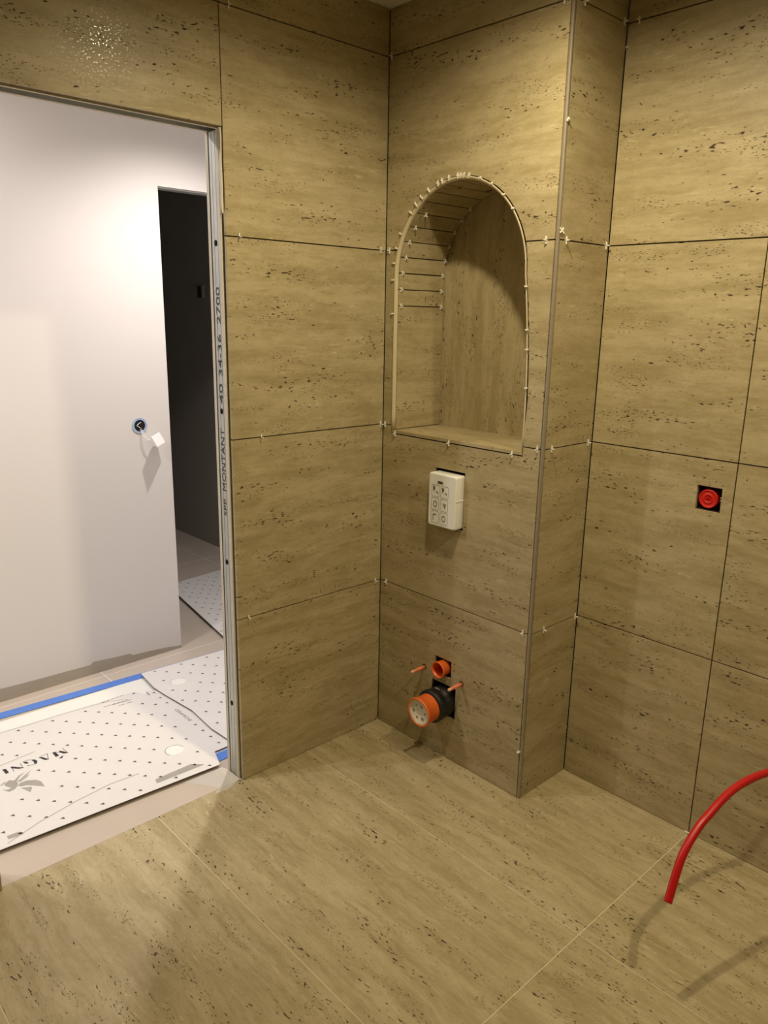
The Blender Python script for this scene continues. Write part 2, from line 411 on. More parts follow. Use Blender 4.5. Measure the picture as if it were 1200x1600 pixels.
# ------------------------------------------------------------------ wall_column: pier side, and the metal corner profile
mb = MB(M['trav'], M['adh'])
for z0, z1 in rows:
    mb.box((CX-TT, 0.0118, z0), (CX, D-0.0025, z1), 0, uvA(*offs()))
mb.box((CX-TT-0.003, 0.008, 0), (CX-TT-0.0003, D, CEIL), 1)
struct(mb.build('wall_column'))
mb = MB(M['trimgrey'])
qp = [(W+0.0022, 0.009), (W+0.0022, 0.0005), (W+0.0034, -0.0004), (W+0.0075, -0.0004), (W+0.0098, 0.0018), (W+0.0104, 0.0045), (W+0.0104, 0.0090)]
for z0, z1 in ((0.002, CEIL-0.002),):
    mb.prism(qp, lambda u, v, t: (u, v, t), z0, z1)
struct(mb.build('trim_1'))

# ------------------------------------------------------------------ wall_far: the recessed wall right of the pier
mb = MB(M['trav'], M['adh'], M['hole'])
XJ = 1.1775
HR = (1.070, 1.1435, 1.0455, 1.1185)
for i, (x0, x1) in enumerate(((CX+0.0025, XJ-G), (XJ+G, XJ+1.2-G), (XJ+1.2+G, XJ+2.4-G), (XJ+2.4+G, 4.50))):
    for z0, z1 in rows:
        hs = [HR] if i == 0 and z0 < 1 and z1 > 1.1 else []
        if i == 1 and z0 < 0.1: hs = [(1.488, 1.514, 0.388, 0.414)]
        rect_holes(mb, x0, x1, z0, z1, hs, D, D+TT, 0, uvB(*offs()))
rect_holes(mb, CX-0.004, 4.51, 0.0, CEIL, [HR, (1.488, 1.514, 0.388, 0.414)], D+TT+0.0003, D+TT+0.003, 1, lambda p: (0, 0))
mb.box((1.06, D+0.058, 1.03), (1.155, D+0.060, 1.13), 2); mb.box((1.47, D+0.058, 0.37), (1.53, D+0.060, 0.43), 2)
mb.box((CX, D+0.061, 0), (4.51, D+0.065, CEIL), 1)
struct(mb.build('wall_far'))

# ------------------------------------------------------------------ the rest of the bathroom shell (behind the camera)
mb = MB(M['trav'], M['adh'])
for z0, z1 in rows:
    for y0, y1 in ((-0.955, D), (-2.155, -0.958), (-3.355, -2.158), (-4.25, -3.358)): mb.box((4.50, y0, z0), (4.51, y1, z1), 0, uvA(*offs()))
mb.box((4.5103, -4.26, 0), (4.53, D+0.06, CEIL), 1); struct(mb.build('wall_right'))
mb = MB(M['trav'], M['adh'])
for z0, z1 in rows:
    for x0, x1 in ((0.0, 1.1760), (1.179, 2.376), (2.379, 3.576), (3.579, 4.50)): mb.box((x0, -4.25, z0), (x1, -4.24, z1), 0, uvB(*offs()))
mb.box((-0.012, -4.27, 0), (4.53, -4.2503, CEIL), 1); struct(mb.build('wall_front'))

# ------------------------------------------------------------------ floor
mb = MB(M['trav'], M['grout'])
xs = [-0.0110, XJ-0.0012, XJ+0.0012, XJ+1.2-0.0012, XJ+1.2+0.0012, XJ+2.4-0.0012, XJ+2.4+0.0012, 4.51]
ys = [-4.25, -3.9537, -3.3539, -2.7541, -2.1565, -1.5553-0.0012, -0.9553, -0.3558, D+0.008]
for i in (0, 2, 4, 6):
    for j in range(len(ys)-1):
        mb.box((xs[i], ys[j]+0.0011, -0.010), (xs[i+1], ys[j+1]-0.0011, 0.0), 0, uvF(*offs()))
mb.box((-0.0110, -4.25, -0.02), (4.51, D+0.02, -0.0006), 1)
struct(mb.build('floor'))
# hall floor: plain porcelain with pale joints
mb = MB(M['hallfloor'], M['halltop'])
hx = [-4.2, -3.48, -2.28, -1.0795, -0.0135]
hy = [-3.9, -3.06, -1.86, -0.662, 0.54, 1.74]
for i in range(4):
    for j in range(len(hy)-1):
        mb.box((hx[i]+0.002, hy[j]+0.002, -0.010), (hx[i+1]-0.002, hy[j+1]-0.002, -0.0002), 0)
mb.box((-4.2, -3.9, -0.02), (-0.0135, 1.74, -0.0008), 1)
struct(mb.build('floor_hall'))

# ------------------------------------------------------------------ ceilings
mb = MB(M['ceil']); mb.box((-0.012, -4.26, CEIL), (4.52, D+0.05, CEIL+0.05)); struct(mb.build('ceiling'))
mb = MB(M['paint']); mb.box((-4.2, -3.9, 2.53), (-0.088, 1.75, 2.58)); struct(mb.build('ceiling_hall'))

# ------------------------------------------------------------------ hall: far wall with a second doorway
HX, OY = -1.130, -0.259
mb = MB(M['paint'], M['paint2'])
mb.box((HX-0.09, -3.9, 0.0), (HX, OY, 2.53), 0)
mb.box((HX-0.09, OY, 2.088), (HX, 0.62, 2.53), 0)
mb.box((HX-0.09, 0.62, 0.0), (HX, 0.74, 2.53), 0)
struct(mb.build('wall_hall'))
# bare band along the foot of the wall, below the ragged end of the skim coat
mb = MB(M['paint2'])
pts = [(-3.9, 0.075), (-1.60, 0.070), (-1.15, 0.062), (-1.00, 0.055), (-0.92, 0.052), (-0.80, 0.050), (-0.705, 0.047), (-0.690, 0.058), (-0.60, 0.050), (-0.52, 0.046), (-0.505, 0.034), (-0.42, 0.030), (-0.33, 0.022), (OY-0.001, 0.012)]
mb.prism([(-3.9, 0.0)]+[(OY-0.001, 0.0)]+pts[::-1], pA, HX+0.0004, HX+0.0022, 0)
o = mb.build('baseboard_hall'); struct(o)
mb = MB(M['paint'])
mb.box((HX-0.0, 0.74, 0), (-0.0895, 0.80, 2.53)); mb.box((HX-0.09, -3.98, 0), (-0.0895, -3.9, 2.53)); struct(mb.build('wall_hall_end'))
# unlit side room
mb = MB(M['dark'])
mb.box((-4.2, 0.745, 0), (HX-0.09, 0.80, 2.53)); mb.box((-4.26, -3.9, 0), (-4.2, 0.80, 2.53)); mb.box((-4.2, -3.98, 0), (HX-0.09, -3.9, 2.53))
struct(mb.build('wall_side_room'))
mb = MB(M['steel']); mb.box((HX-0.07, OY, 2.083), (HX-0.02, 0.62, 2.0882)); struct(mb.build('trim_2'))

# ------------------------------------------------------------------ door frame studs
def text_mesh(txt, size, place, mat, name, parent, ext=0.0, shear=0.0, sx=1.0):
    c = bpy.data.curves.new('txt', 'FONT'); c.body = txt; c.size = size; c.extrude = ext; c.shear = shear; c.align_x = 'LEFT'
    c.resolution_u = 3
    t = bpy.data.objects.new('txt', c); COL.objects.link(t); bpy.context.view_layer.update()
    me = bpy.data.meshes.new_from_object(t.evaluated_get(bpy.context.evaluated_depsgraph_get()))
    bpy.data.objects.remove(t); me.name = name
    for v in me.vertices: v.co = Vector(place(v.co.x*sx, v.co.y))
    me.materials.clear(); me.materials.append(mat)
    o = bpy.data.objects.new(name, me); COL.objects.link(o)
    if parent: o.parent = parent; o.location = -parent.location
    return o
def stud(y0, sgn, label, detail):
    # sgn = direction the web faces
    t = thing('metal_stud', (-0.05, y0, 0.0), label, 'metal stud', None)
    mb = MB(M['steel'])
    yw = y0 + (0.002 if detail else -0.002)
    prof = [(-0.0735, 0.0), (-0.0275, 0.0)]
    d = 0.036 * (1 if detail else -1); th = 0.0012*(1 if detail else -1)
    # web
    mb.box((-0.0735, min(yw, yw+th), 0.002), (-0.0275, max(yw, yw+th), HZ-0.006))
    # shallow ribs on the web
    for xr in (-0.060, -0.041):
        mb.box((xr-0.0012, min(yw-th*0.6, yw), 0.002), (xr+0.0012, max(yw-th*0.6, yw), HZ-0.006))
    for x0, x1 in ((-0.0735, -0.0723), (-0.0287, -0.0275)):
        mb.box((x0, min(yw, yw+d), 0.002), (x1, max(yw, yw+d), HZ-0.006))
    mb.build('web_and_flanges', t)
    if detail:
        for z in (1.780, 1.283, 0.789, 0.278):
            h = MB(M['hole']); h.lathe((-0.0515, yw-0.0012, z), (0, -1, 0), [(0, 0.0), (0, 0.0001), (0, 0.0078), (0.0004, 0.0078), (0.0004, 0.0)], 0, 20)
            ho = h.build('punched_hole', t)
            for v in ho.data.vertices: v.co.z = z+(v.co.z-z)*1.15
        for txt, z, sz in (('SPP', 0.945, 0.026), ('MONTANT', 1.025, 0.031), ('40', 1.305, 0.030), ('34-36', 1.388, 0.030), ('2700', 1.545, 0.030)):
            L_ = {'SPP': 0.055, 'MONTANT': 0.200, '40': 0.062, '34-36': 0.125, '2700': 0.108}[txt]
            tm = text_mesh(txt, sz, lambda x, y: (x, y, 0), M['ink'], 'stencilled_lettering', None)
            wd = max(v.co.x for v in tm.data.vertices)-min(v.co.x for v in tm.data.vertices)
            for v in tm.data.vertices:
                x, y = v.co.x, v.co.y; v.co = (-0.0405-y, yw-0.0010, z+x*L_/wd)
            tm.parent = t; tm.location = -t.location
    return t
stud(JY-0.004, -1, 'grey galvanised steel stud with stencilled lettering at the right side of the doorway', True)
stud(LY+0.004, 1, 'grey galvanised steel stud at the left side of the doorway near the frame edge', False)
t = thing('metal_track', (-0.05, -1.03, HZ-0.002), 'dark metal head track across the top of the tiled doorway', 'metal track')
mb = MB(M['steel']); mb.box((-0.0735, LY+0.004, HZ+0.0290), (-0.0315, JY-0.004, HZ+0.0300)); mb.build('track_web', t)
for x0, x1 in ((-0.0745, -0.0735), (-0.0315, -0.0305)):
    mb = MB(M['steel']); mb.box((x0, LY+0.004, HZ-0.0030), (x1, JY-0.004, HZ+0.03)); mb.build('track_flange', t)
# torn plasterboard flake by the top of the right stud
mb = MB(M['board'])
mb.prism([(-0.0128, 2.086), (-0.018, 2.05), (-0.012, 2.03), (-0.017, 1.99), (-0.012, 1.90), (-0.006, 1.86), (-0.004, 1.93), (-0.006, 2.0), (-0.003, 2.06), (-0.006, 2.088)],
         lambda u, v, q: (u, q, v), JY-0.0055, JY-0.0015, 0)
o = mb.build('plaster_flake'); tag(o, 'torn strip of cream plasterboard paper beside the top of the lettered stud', 'plaster')

# ------------------------------------------------------------------ hall floor protection
def flat(poly, z0, z1, mats, name, parent=None, side=1):
    mb = MB(*mats); mb.prism(poly, lambda u, v, t_: (u, v, t_), z0, z1, 0, None, side if len(mats) > 1 else 0)
    return mb.build(name, parent)
def inpoly(p, poly):
    c = False; n = len(poly)
    for i in range(n):
        a, b = poly[i], poly[(i+1) % n]
        if (a[1] > p[1]) != (b[1] > p[1]) and p[0] < (b[0]-a[0])*(p[1]-a[1])/(b[1]-a[1])+a[0]: c = not c
    return c
def shrink(poly, d):
    cx_ = sum(p[0] for p in poly)/len(poly); cy_ = sum(p[1] for p in poly)/len(poly); out = []
    for x, y in poly:
        v = Vector((cx_-x, cy_-y)); L_ = v.length; v = v/L_*d; out.append((x+v.x, y+v.y))
    return out
def marks(poly, origin, a, b, z, skip, name, parent, size=0.0078):
    mb = MB(M['print']); ins = shrink(poly, 0.02)
    e = Vector((0.72, 0.69)); f = Vector((-0.69, 0.72))
    for i in range(-70, 71):
        for j in range(-70, 71):
            p = (origin[0]+a[0]*i+b[0]*j, origin[1]+a[1]*i+b[1]*j)
            if not inpoly(p, ins) or any(s_(p) for s_ in skip): continue
            p = Vector(p)
            tri = [p-e*size, p+e*size, p+e*size*0.25+f*size*1.15, p-e*size*0.25+f*size*1.15]
            mb.face([(q.x, q.y, z) for q in tri])
    return tag(mb.build(name, parent, fix=False), kind='stuff')
flat([(-0.985, -2.4), (-0.185, -2.4), (-0.185, 0.55), (-0.930, 0.55)], 0.0002, 0.0016, [M['under']], 'floor_liner')
tag(bpy.data.objects['floor_liner'], 'plain pale protective liner laid on the hall floor under the printed cardboard', 'liner')
o = flat([(-1.075, -2.0), (-1.035, -1.115), (-0.995, -0.529), (-0.968, -0.094), (-0.935, 0.5), (-0.895, 0.5), (-0.925, -0.11), (-0.945, -0.554), (-0.985, -1.136), (-1.025, -2.0)], 0.0018, 0.0024, [M['tape']], 'masking_tape')
tag(o, 'long strip of blue masking tape along the far edge of the floor liner', 'tape')
o = flat([(-0.205, -0.80), (-0.155, -0.80), (-0.155, 0.3), (-0.205, 0.3)], 0.0018, 0.0024, [M['tape']], 'masking_tape')
tag(o, 'short visible piece of blue masking tape on the floor beside the lettered stud', 'tape')
S1 = [(-0.200, -2.15), (-0.159, -1.388), (-0.118, -0.659), (-0.21, -0.627), (-0.442, -0.612), (-0.742, -0.602), (-0.828, -0.640), (-0.845, -0.937), (-0.855, -1.178), (-0.90, -2.15)]
FL = [(-0.21, -0.627), (-0.211, -0.50), (-0.235, -0.40), (-0.60, -0.40), (-0.793, -0.572), (-0.81, -0.601), (-0.742, -0.604), (-0.442, -0.616)]
S2 = [(-0.962, -0.548), (-0.933, -0.553), (-0.803, -0.567), (-0.725, -0.563), (-0.523, -0.543), (-0.351, -0.557), (-0.231, -0.551), (-0.235, 0.45), (-0.900, 0.45), (-0.938, -0.132)]
T = thing('cardboard_sheet', (-0.5, -1.3, 0.0), 'large white printed cardboard sheet with bold black letters and a leaf emblem in the doorway', 'cardboard')
flat(S1, 0.0120, 0.0145, [M['paper'], M['kraft']], 'sheet', T)
circ = lambda cx_, cy_, r: (lambda p: (p[0]-cx_)**2+(p[1]-cy_)**2 < r*r)
rect = lambda x0, x1, y0, y1: (lambda p: x0 < p[0] < x1 and y0 < p[1] < y1)
Z1 = 0.0149
hc1 = (-0.308, -0.735, 0.034)
marks(S1, (-0.663, -0.968), (0.0395, 0.0375), (0.067, -0.050), Z1, [circ(hc1[0], hc1[1], 0.045), rect(-0.61, -0.53, -1.26, -1.02), rect(-0.53, -0.38, -1.30, -1.16), rect(-0.9, -0.74, -0.81, -0.66)], 'printed_marks', T)
def disc(c, r, z, mat, name, par, n=28):
    mb = MB(mat); mb.face([(c[0]+r*math.cos(2*math.pi*k/n), c[1]+r*math.sin(2*math.pi*k/n), z) for k in range(n)]); return mb.build(name, par, fix=False)
def ringpr(c, r0, r1, z, mat, name, par, a0=0, a1=360, n=36):
    mb = MB(mat)
    for k in range(n):
        A0, A1 = math.radians(a0+(a1-a0)*k/n), math.radians(a0+(a1-a0)*(k+1)/n)
        mb.face([(c[0]+r0*math.cos(A0), c[1]+r0*math.sin(A0), z), (c[0]+r1*math.cos(A0), c[1]+r1*math.sin(A0), z), (c[0]+r1*math.cos(A1), c[1]+r1*math.sin(A1), z), (c[0]+r0*math.cos(A1), c[1]+r0*math.sin(A1), z)])
    return mb.build(name, par, fix=False)
disc(hc1, 0.033, Z1, M['under'], 'round_cutout', T); ringpr(hc1, 0.033, 0.0348, Z1+0.0001, M['print'], 'cutout_rim', T, 90, 300)
LET = [[(-0.582, -1.052), (-0.567, -1.042), (-0.546, -1.032), (-0.552, -1.047), (-0.571, -1.056)], [(-0.586, -1.076), (-0.582, -1.066), (-0.55, -1.064), (-0.548, -1.077)],
 [(-0.532, -1.068), (-0.54, -1.058), (-0.539, -1.052), (-0.53, -1.061)], [(-0.587, -1.125), (-0.582, -1.114), (-0.549, -1.1), (-0.554, -1.113)],
 [(-0.587, -1.149), (-0.582, -1.139), (-0.566, -1.135), (-0.551, -1.142), (-0.55, -1.15), (-0.569, -1.147)], [(-0.597, -1.176), (-0.582, -1.163), (-0.571, -1.164), (-0.576, -1.174)],
 [(-0.562, -1.172), (-0.554, -1.166), (-0.553, -1.171)], [(-0.59, -1.219), (-0.588, -1.213), (-0.553, -1.185), (-0.559, -1.201), (-0.578, -1.219)], [(-0.591, -1.246), (-0.588, -1.235), (-0.557, -1.234), (-0.555, -1.245)]]
mb = MB(M['print_black'])
for q in LET: mb.face([(x, y, Z1) for x, y in q])
# hairlines of the same letters: M, A, G, N, I
def hair(a, b, w_=0.0009):
    a, b = Vector(a), Vector(b); d = (b-a).normalized(); n = Vector((-d.y, d.x))*w_
    mb.face([(*(a-n), Z1), (*(b-n), Z1), (*(b+n), Z1), (*(a+n), Z1)])
for a, b in (((-0.548, -1.034), (-0.590, -1.037)), ((-0.548, -1.036), (-0.584, -1.068)), ((-0.552, -1.102), (-0.590, -1.092)), ((-0.590, -1.119), (-0.590, -1.090)), ((-0.553, -1.188), (-0.590, -1.186)), ((-0.590, -1.217), (-0.552, -1.219)),
             ((-0.551, -1.150), (-0.557, -1.168)), ((-0.588, -1.148), (-0.597, -1.168))):
    hair(a, b)
mb.build('black_lettering', T, fix=False)
EM = [[(-0.457, -1.239), (-0.469, -1.225), (-0.469, -1.206), (-0.454, -1.181), (-0.432, -1.17), (-0.394, -1.171), (-0.419, -1.193), (-0.441, -1.213), (-0.445, -1.228)],
 [(-0.439, -1.235), (-0.421, -1.205), (-0.413, -1.206), (-0.393, -1.219), (-0.418, -1.227)],
 [(-0.47, -1.284), (-0.457, -1.272), (-0.458, -1.257), (-0.484, -1.27), (-0.497, -1.268), (-0.51, -1.249), (-0.498, -1.238), (-0.474, -1.231), (-0.457, -1.239), (-0.444, -1.252), (-0.441, -1.271), (-0.456, -1.278)],
 [(-0.494, -1.239), (-0.517, -1.215), (-0.524, -1.191), (-0.508, -1.214), (-0.485, -1.232)], [(-0.481, -1.233), (-0.504, -1.202), (-0.525, -1.169), (-0.52, -1.175), (-0.495, -1.199), (-0.504, -1.183), (-0.491, -1.194), (-0.476, -1.222)],
 [(-0.495, -1.285), (-0.507, -1.268), (-0.511, -1.257), (-0.496, -1.272)]]
for q in EM:
    mb = MB(M['print_soft']); mb.face([(x, y, Z1) for x, y in q]); mb.build('grey_leaf_print', T, fix=False)
for q in ([(-0.156, -0.88), (-0.181, -0.875), (-0.184, -0.736), (-0.150, -0.700)], [(-0.207, -1.351), (-0.205, -1.318), (-0.19, -1.306), (-0.184, -1.31), (-0.188, -1.352)]):
    mb = MB(M['print_soft']); mb.face([(x-0.004, y, Z1) for x, y in q]); mb.build('grey_label_print', T, fix=False)
for (x0, y0), (x1, y1), n in (((-0.779, -0.762), (-0.771, -0.682), 9), ((-0.757, -0.747), (-0.752, -0.685), 2), ((-0.826, -0.790), (-0.829, -0.690), 5), ((-0.786, -0.798), (-0.780, -0.690), 6), ((-0.60, -1.285), (-0.655, -1.235), 6)):
    mb = MB(M['print'])
    for k in range(n):
        a = Vector((x0, y0)).lerp(Vector((x1, y1)), (k+0.08)/n); b = Vector((x0, y0)).lerp(Vector((x1, y1)), (k+0.86)/n)
        d = (b-a).normalized(); nn = Vector((-d.y, d.x))*0.0016; mb.face([(*(a-nn), Z1), (*(b-nn), Z1), (*(b+nn), Z1), (*(a+nn), Z1)])
    mb.build('small_print_line', T, fix=False)
for pl_ in ([(-0.175, -1.36), (-0.215, -1.25), (-0.245, -1.12), (-0.262, -1.0), (-0.255, -0.90)], [(-0.86, -1.25), (-0.842, -1.085), (-0.838, -0.937), (-0.822, -0.776), (-0.79, -0.70)], [(-0.64, -1.40), (-0.62, -1.25), (-0.635, -1.12)]):
    mb = MB(M['print_soft'])
    for a, b in zip(pl_, pl_[1:]):
        a, b = Vector(a), Vector(b); d = (b-a).normalized(); nn = Vector((-d.y, d.x))*0.0013; mb.face([(*(a-nn), Z1+0.0001), (*(b-nn), Z1+0.0001), (*(b+nn), Z1+0.0001), (*(a+nn), Z1+0.0001)])
    mb.build('crease_line', T, fix=False)

T = thing('cardboard_sheet', (-0.5, -0.55, 0.0), 'narrow strip of white cardboard with small writing, between the two larger printed sheets', 'cardboard')
flat(FL, 0.0075, 0.0098, [M['paper'], M['kraft']], 'sheet', T)
text_mesh('CERAMICHE', 0.020, lambda x, y: (-0.588+x*1.15, -0.588+y*1.0, 0.0101), M['print'], 'small_lettering', T)
marks([(-0.23, -0.61), (-0.23, -0.56), (-0.80, -0.575), (-0.80, -0.60)], (-0.25, -0.585), (0.058, 0.0), (0.0, 1.0), 0.0101, [rect(-0.60, -0.45, -1, 0)], 'printed_marks', T)
T = thing('cardboard_sheet', (-0.6, -0.2, 0.0), 'white printed cardboard sheet running behind the right side of the doorway', 'cardboard')
flat(S2, 0.0155, 0.0180, [M['paper'], M['kraft']], 'sheet', T)
hc2 = (-0.785, -0.462, 0.034)
marks(S2, (-0.659, -0.571), (0.0395, 0.0375), (0.067, -0.050), 0.0184, [circ(hc2[0], hc2[1], 0.045)], 'printed_marks', T)
disc(hc2, 0.032, 0.0184, M['under'], 'round_cutout', T); ringpr(hc2, 0.032, 0.0335, 0.0185, M['print_soft'], 'cutout_rim', T, 100, 280)
T = thing('cardboard_sheet', (-1.5, 0.3, 0.0), 'printed cardboard sheet on the floor of the dark side room', 'cardboard')
S3 = [(-1.955, 0.092), (-1.675, 0.044), (-1.35, -0.011), (-1.045, -0.063), (-0.985, 0.36), (-2.005, 0.50), (-2.02, 0.70), (-1.99, 0.44)]
S3 = [(-1.925, 0.087), (-1.675, 0.044), (-1.35, -0.011), (-1.048, -0.063), (-0.992, 0.30), (-1.30, 0.60), (-1.985, 0.62)]
flat(S3, 0.0100, 0.0190, [M['paper'], M['kraft']], 'sheet', T)
marks(S3, (-1.3, 0.1), (0.040, 0.030), (0.055, -0.045), 0.0194, [], 'printed_marks', T)
# strip of clear film stuck at the foot of the stud
mb = MB(M['film'])
mb.face([(-0.012, -0.722, 0.0006), (-0.125, -0.80, 0.0006), (-0.112, -0.655, 0.0040), (-0.084, -0.647, 0.006), (-0.012, -0.647, 0.0030), (0.012, -0.70, 0.0008), (0.004, -0.76, 0.0006)])
o = mb.build('clear_film', fix=False); tag(o, 'crumpled corner of clear plastic film on the floor at the foot of the lettered stud', 'plastic film')

# ------------------------------------------------------------------ hall wall: open switch box with hanging mechanism
T = thing('switch_box', (HX, -0.404, 1.094), 'round open electrical box with pale blue rim in the white hall wall', 'electrical box')
c = (HX+0.0015, -0.404, 1.094)
mb = MB(M['boxblue']); mb.lathe(c, (1, 0, 0), [(0, 0.0255), (0, 0.034), (0.0022, 0.034), (0.0022, 0.0255), (0, 0.0255)], 0, 40, False); mb.build('rim', T)
mb = MB(M['hole']); mb.lathe(c, (1, 0, 0), [(0.0002, 0.0001), (0.0002, 0.0256)], 0, 40); mb.build('dark_inside', T)
for pts in ([(HX+0.002, -0.415, 1.090), (HX+0.010, -0.420, 1.098), (HX+0.012, -0.410, 1.106), (HX+0.004, -0.398, 1.108)], [(HX+0.002, -0.408, 1.102), (HX+0.008, -0.418, 1.096), (HX+0.010, -0.408, 1.086), (HX+0.003, -0.398, 1.082)]):
    mb = MB(M['white']); mb.tube(pts, 0.0012, seg=8); mb.build('wire_end', T)
T = thing('light_switch', (HX+0.045, -0.345, 1.03), 'white switch mechanism hanging on its wires below the round box on the hall wall', 'switch')
mb = MB(M['white']); mb.box((-0.002, -0.036, -0.026), (0.006, 0.036, 0.026)); pl_ = mb.build('face_plate', bevel=0.002)
pl_.parent = T; pl_.rotation_euler = (math.radians(10), math.radians(-28), math.radians(30)); pl_.location = (0.0, 0, 0)
mb = MB(M['plastic']); mb.box((-0.016, -0.020, -0.018), (-0.002, 0.020, 0.018)); b_ = mb.build('mechanism', bevel=0.001); b_.parent = T; b_.rotation_euler = pl_.rotation_euler
for k in (-1, 1):
    mb = MB(M['white']); mb.tube([(HX+0.003, -0.400+k*0.003, 1.078), (HX+0.020, -0.395+k*0.004, 1.050), (HX+0.028, -0.380+k*0.004, 1.032), (HX+0.036, -0.362, 1.03)], 0.0013, seg=8); mb.build('wire', T)
# dark room double switch on the far side wall
T = thing('wall_switch', (-2.55, 0.744, 1.72), 'barely visible small double wall switch in the dark side room', 'switch')
mb = MB(M['dark']); mb.box((-2.655, 0.736, 1.665), (-2.505, 0.7445, 1.745)); mb.build('face_plate', T, bevel=0.001)
mb = MB(M['blackplastic']); mb.box((-2.575, 0.7335, 1.670), (-2.528, 0.736, 1.740)); mb.build('rocker', T)

# ------------------------------------------------------------------ flush plate protection box
T = thing('flush_plate_box', (0.335, 0.0, 0.885), 'white translucent plastic protection box for the flush plate, on the wall below the niche', 'protection box')
X0, X1, Z0, Z1_ = 0.2765, 0.4015, 0.884, 1.068
mb = MB(M['plastic'])
def rr(x0, x1, z0, z1, r, n=6):
    out = []
    for cx_, cz_, a0 in ((x1-r, z1-r, 0), (x0+r, z1-r, 90), (x0+r, z0+r, 180), (x1-r, z0+r, 270)):
        for k in range(n+1): a = math.radians(a0+90*k/n); out.append((cx_+r*math.cos(a), cz_+r*math.sin(a)))
    return out
for y_, s_ in ((0.006, 0.0), (-0.034, 0.0), (-0.0375, 0.0010), (-0.039, 0.0035)): pass
ringsb = [[(x, y_, z) for x, z in rr(X0+s_, X1-s_, Z0+s_, Z1_-s_, 0.008)] for y_, s_ in ((0.030, 0.0), (-0.034, 0.0), (-0.0375, 0.0012), (-0.039, 0.0040))]
mb.grid(ringsb, 0, True, True); mb.face(ringsb[-1]); mb.face(ringsb[0][::-1]); mb.build('cover', T)
mb = MB(M['white']); mb.box((X1-0.0005, -0.036, 0.982), (X1+0.0012, 0.0, 0.986)); mb.build('seam_strap', T)
mb = MB(M['icondark']); mb.prism(rr(0.318, 0.342, 1.0345, 1.0430, 0.003), pB, -0.0398, -0.0388); mb.build('brand_mark', T)
def icon(cx_, cz_, kind):
    mb = MB(M['icon']); w_, h_ = 0.0175, 0.021
    fr = rr(cx_-w_, cx_+w_, cz_-h_, cz_+h_, 0.004, 3); fi = rr(cx_-w_+0.0012, cx_+w_-0.0012, cz_-h_+0.0012, cz_+h_-0.0012, 0.003, 3)
    n = len(fr)
    for i in range(n):
        j = (i+1) % n; mb.face([(fr[i][0], -0.0395, fr[i][1]), (fr[j][0], -0.0395, fr[j][1]), (fi[j][0], -0.0395, fi[j][1]), (fi[i][0], -0.0395, fi[i][1])])
    def q(pts): mb.face([(cx_+a, -0.0397, cz_+b) for a, b in pts], 0)
    if kind == 0: q([(-0.010, 0.013), (-0.004, 0.014), (-0.002, 0.005), (-0.008, -0.002)]); q([(0.002, -0.004), (0.010, -0.010), (0.012, -0.004), (0.004, 0.001)])
    if kind == 1: q([(-0.009, 0.010), (0.006, 0.012), (0.007, 0.008), (-0.008, 0.006)]); q([(-0.009, 0.010), (-0.006, 0.010), (-0.006, -0.012), (-0.009, -0.012)])
    if kind == 2: q([(-0.008, 0.008), (0.010, 0.006), (0.004, -0.012), (-0.001, -0.004)])
    if kind == 3:
        for k in range(12):
            a, b = 2*math.pi*k/12, 2*math.pi*(k+1)/12
            q([(0.009*math.cos(a), 0.012*math.sin(a)), (0.009*math.cos(b), 0.012*math.sin(b)), (0.0055*math.cos(b), 0.008*math.sin(b)), (0.0055*math.cos(a), 0.008*math.sin(a))])
    mb.build('embossed_icon', T, fix=False)
for r_, zc in enumerate((1.008, 0.962, 0.916)):
    for c_, xc in enumerate((0.310, 0.351)): icon(xc, zc, (0, 0, 3, 2, 1, 3)[r_*2+c_])
for xc, zc in ((0.303, 1.016), (0.344, 1.015)):
    mb = MB(M['icondark']); mb.prism([(xc-0.005, zc+0.008), (xc+0.004, zc+0.006), (xc+0.003, zc-0.002), (xc-0.002, zc-0.010)], pB, -0.0400, -0.0392); mb.build('dark_mark', T)

# ------------------------------------------------------------------ pipes
T = thing('supply_pipe', (0.340, 0.0, 0.350), 'short open orange pipe socket in the wall above the drain pipe', 'pipe')
c = Vector((0.340, 0, 0.350))
mb = MB(M['orange']); mb.lathe(c, (0, -1, 0), [(-0.045, 0.0285), (0.020, 0.0285), (0.024, 0.0310), (0.029, 0.0310), (0.030, 0.0300), (0.029, 0.0270), (0.010, 0.0255), (-0.035, 0.0250)], 0, 40)
mb.build('pipe_body', T)
mb = MB(M['red']); mb.lathe(c, (0, -1, 0), [(-0.030, 0.0001), (-0.030, 0.0252)], 0, 32); mb.build('inner_plug', T)
T = thing('drain_pipe', (0.342, 0.0, 0.222), 'thick black drain pipe sticking out of the wall with an orange ring and white cap', 'drain pipe')
c = Vector((0.348, 0, 0.225)); ax = Vector((-0.015, -1, -0.04))
mb = MB(M['black']); mb.lathe(c, ax, [(-0.045, 0.0), (-0.045, 0.055), (0.000, 0.055), (0.004, 0.0575), (0.022, 0.0575), (0.026, 0.0545), (0.046, 0.0545), (0.049, 0.0600), (0.067, 0.0610), (0.070, 0.0580), (0.072, 0.048), (0.072, 0.0)], 0, 56)
mb.build('rubber_body', T)
mb = MB(M['orange']); mb.lathe(c, ax, [(0.066, 0.0500), (0.120, 0.0500), (0.1215, 0.0535), (0.1275, 0.0535), (0.1290, 0.0515), (0.1275, 0.0475), (0.1190, 0.0470), (0.1190, 0.044)], 0, 56)
mb.build('orange_ring', T)
mb = MB(M['capwhite'], M['icon']); mb.lathe(c, ax, [(0.119, 0.0475), (0.126, 0.0470), (0.127, 0.0455), (0.123, 0.0440), (0.1230, 0.0001)], 0, 56)
n_ = ax.normalized(); e1 = n_.orthogonal().normalized(); e2 = n_.cross(e1)
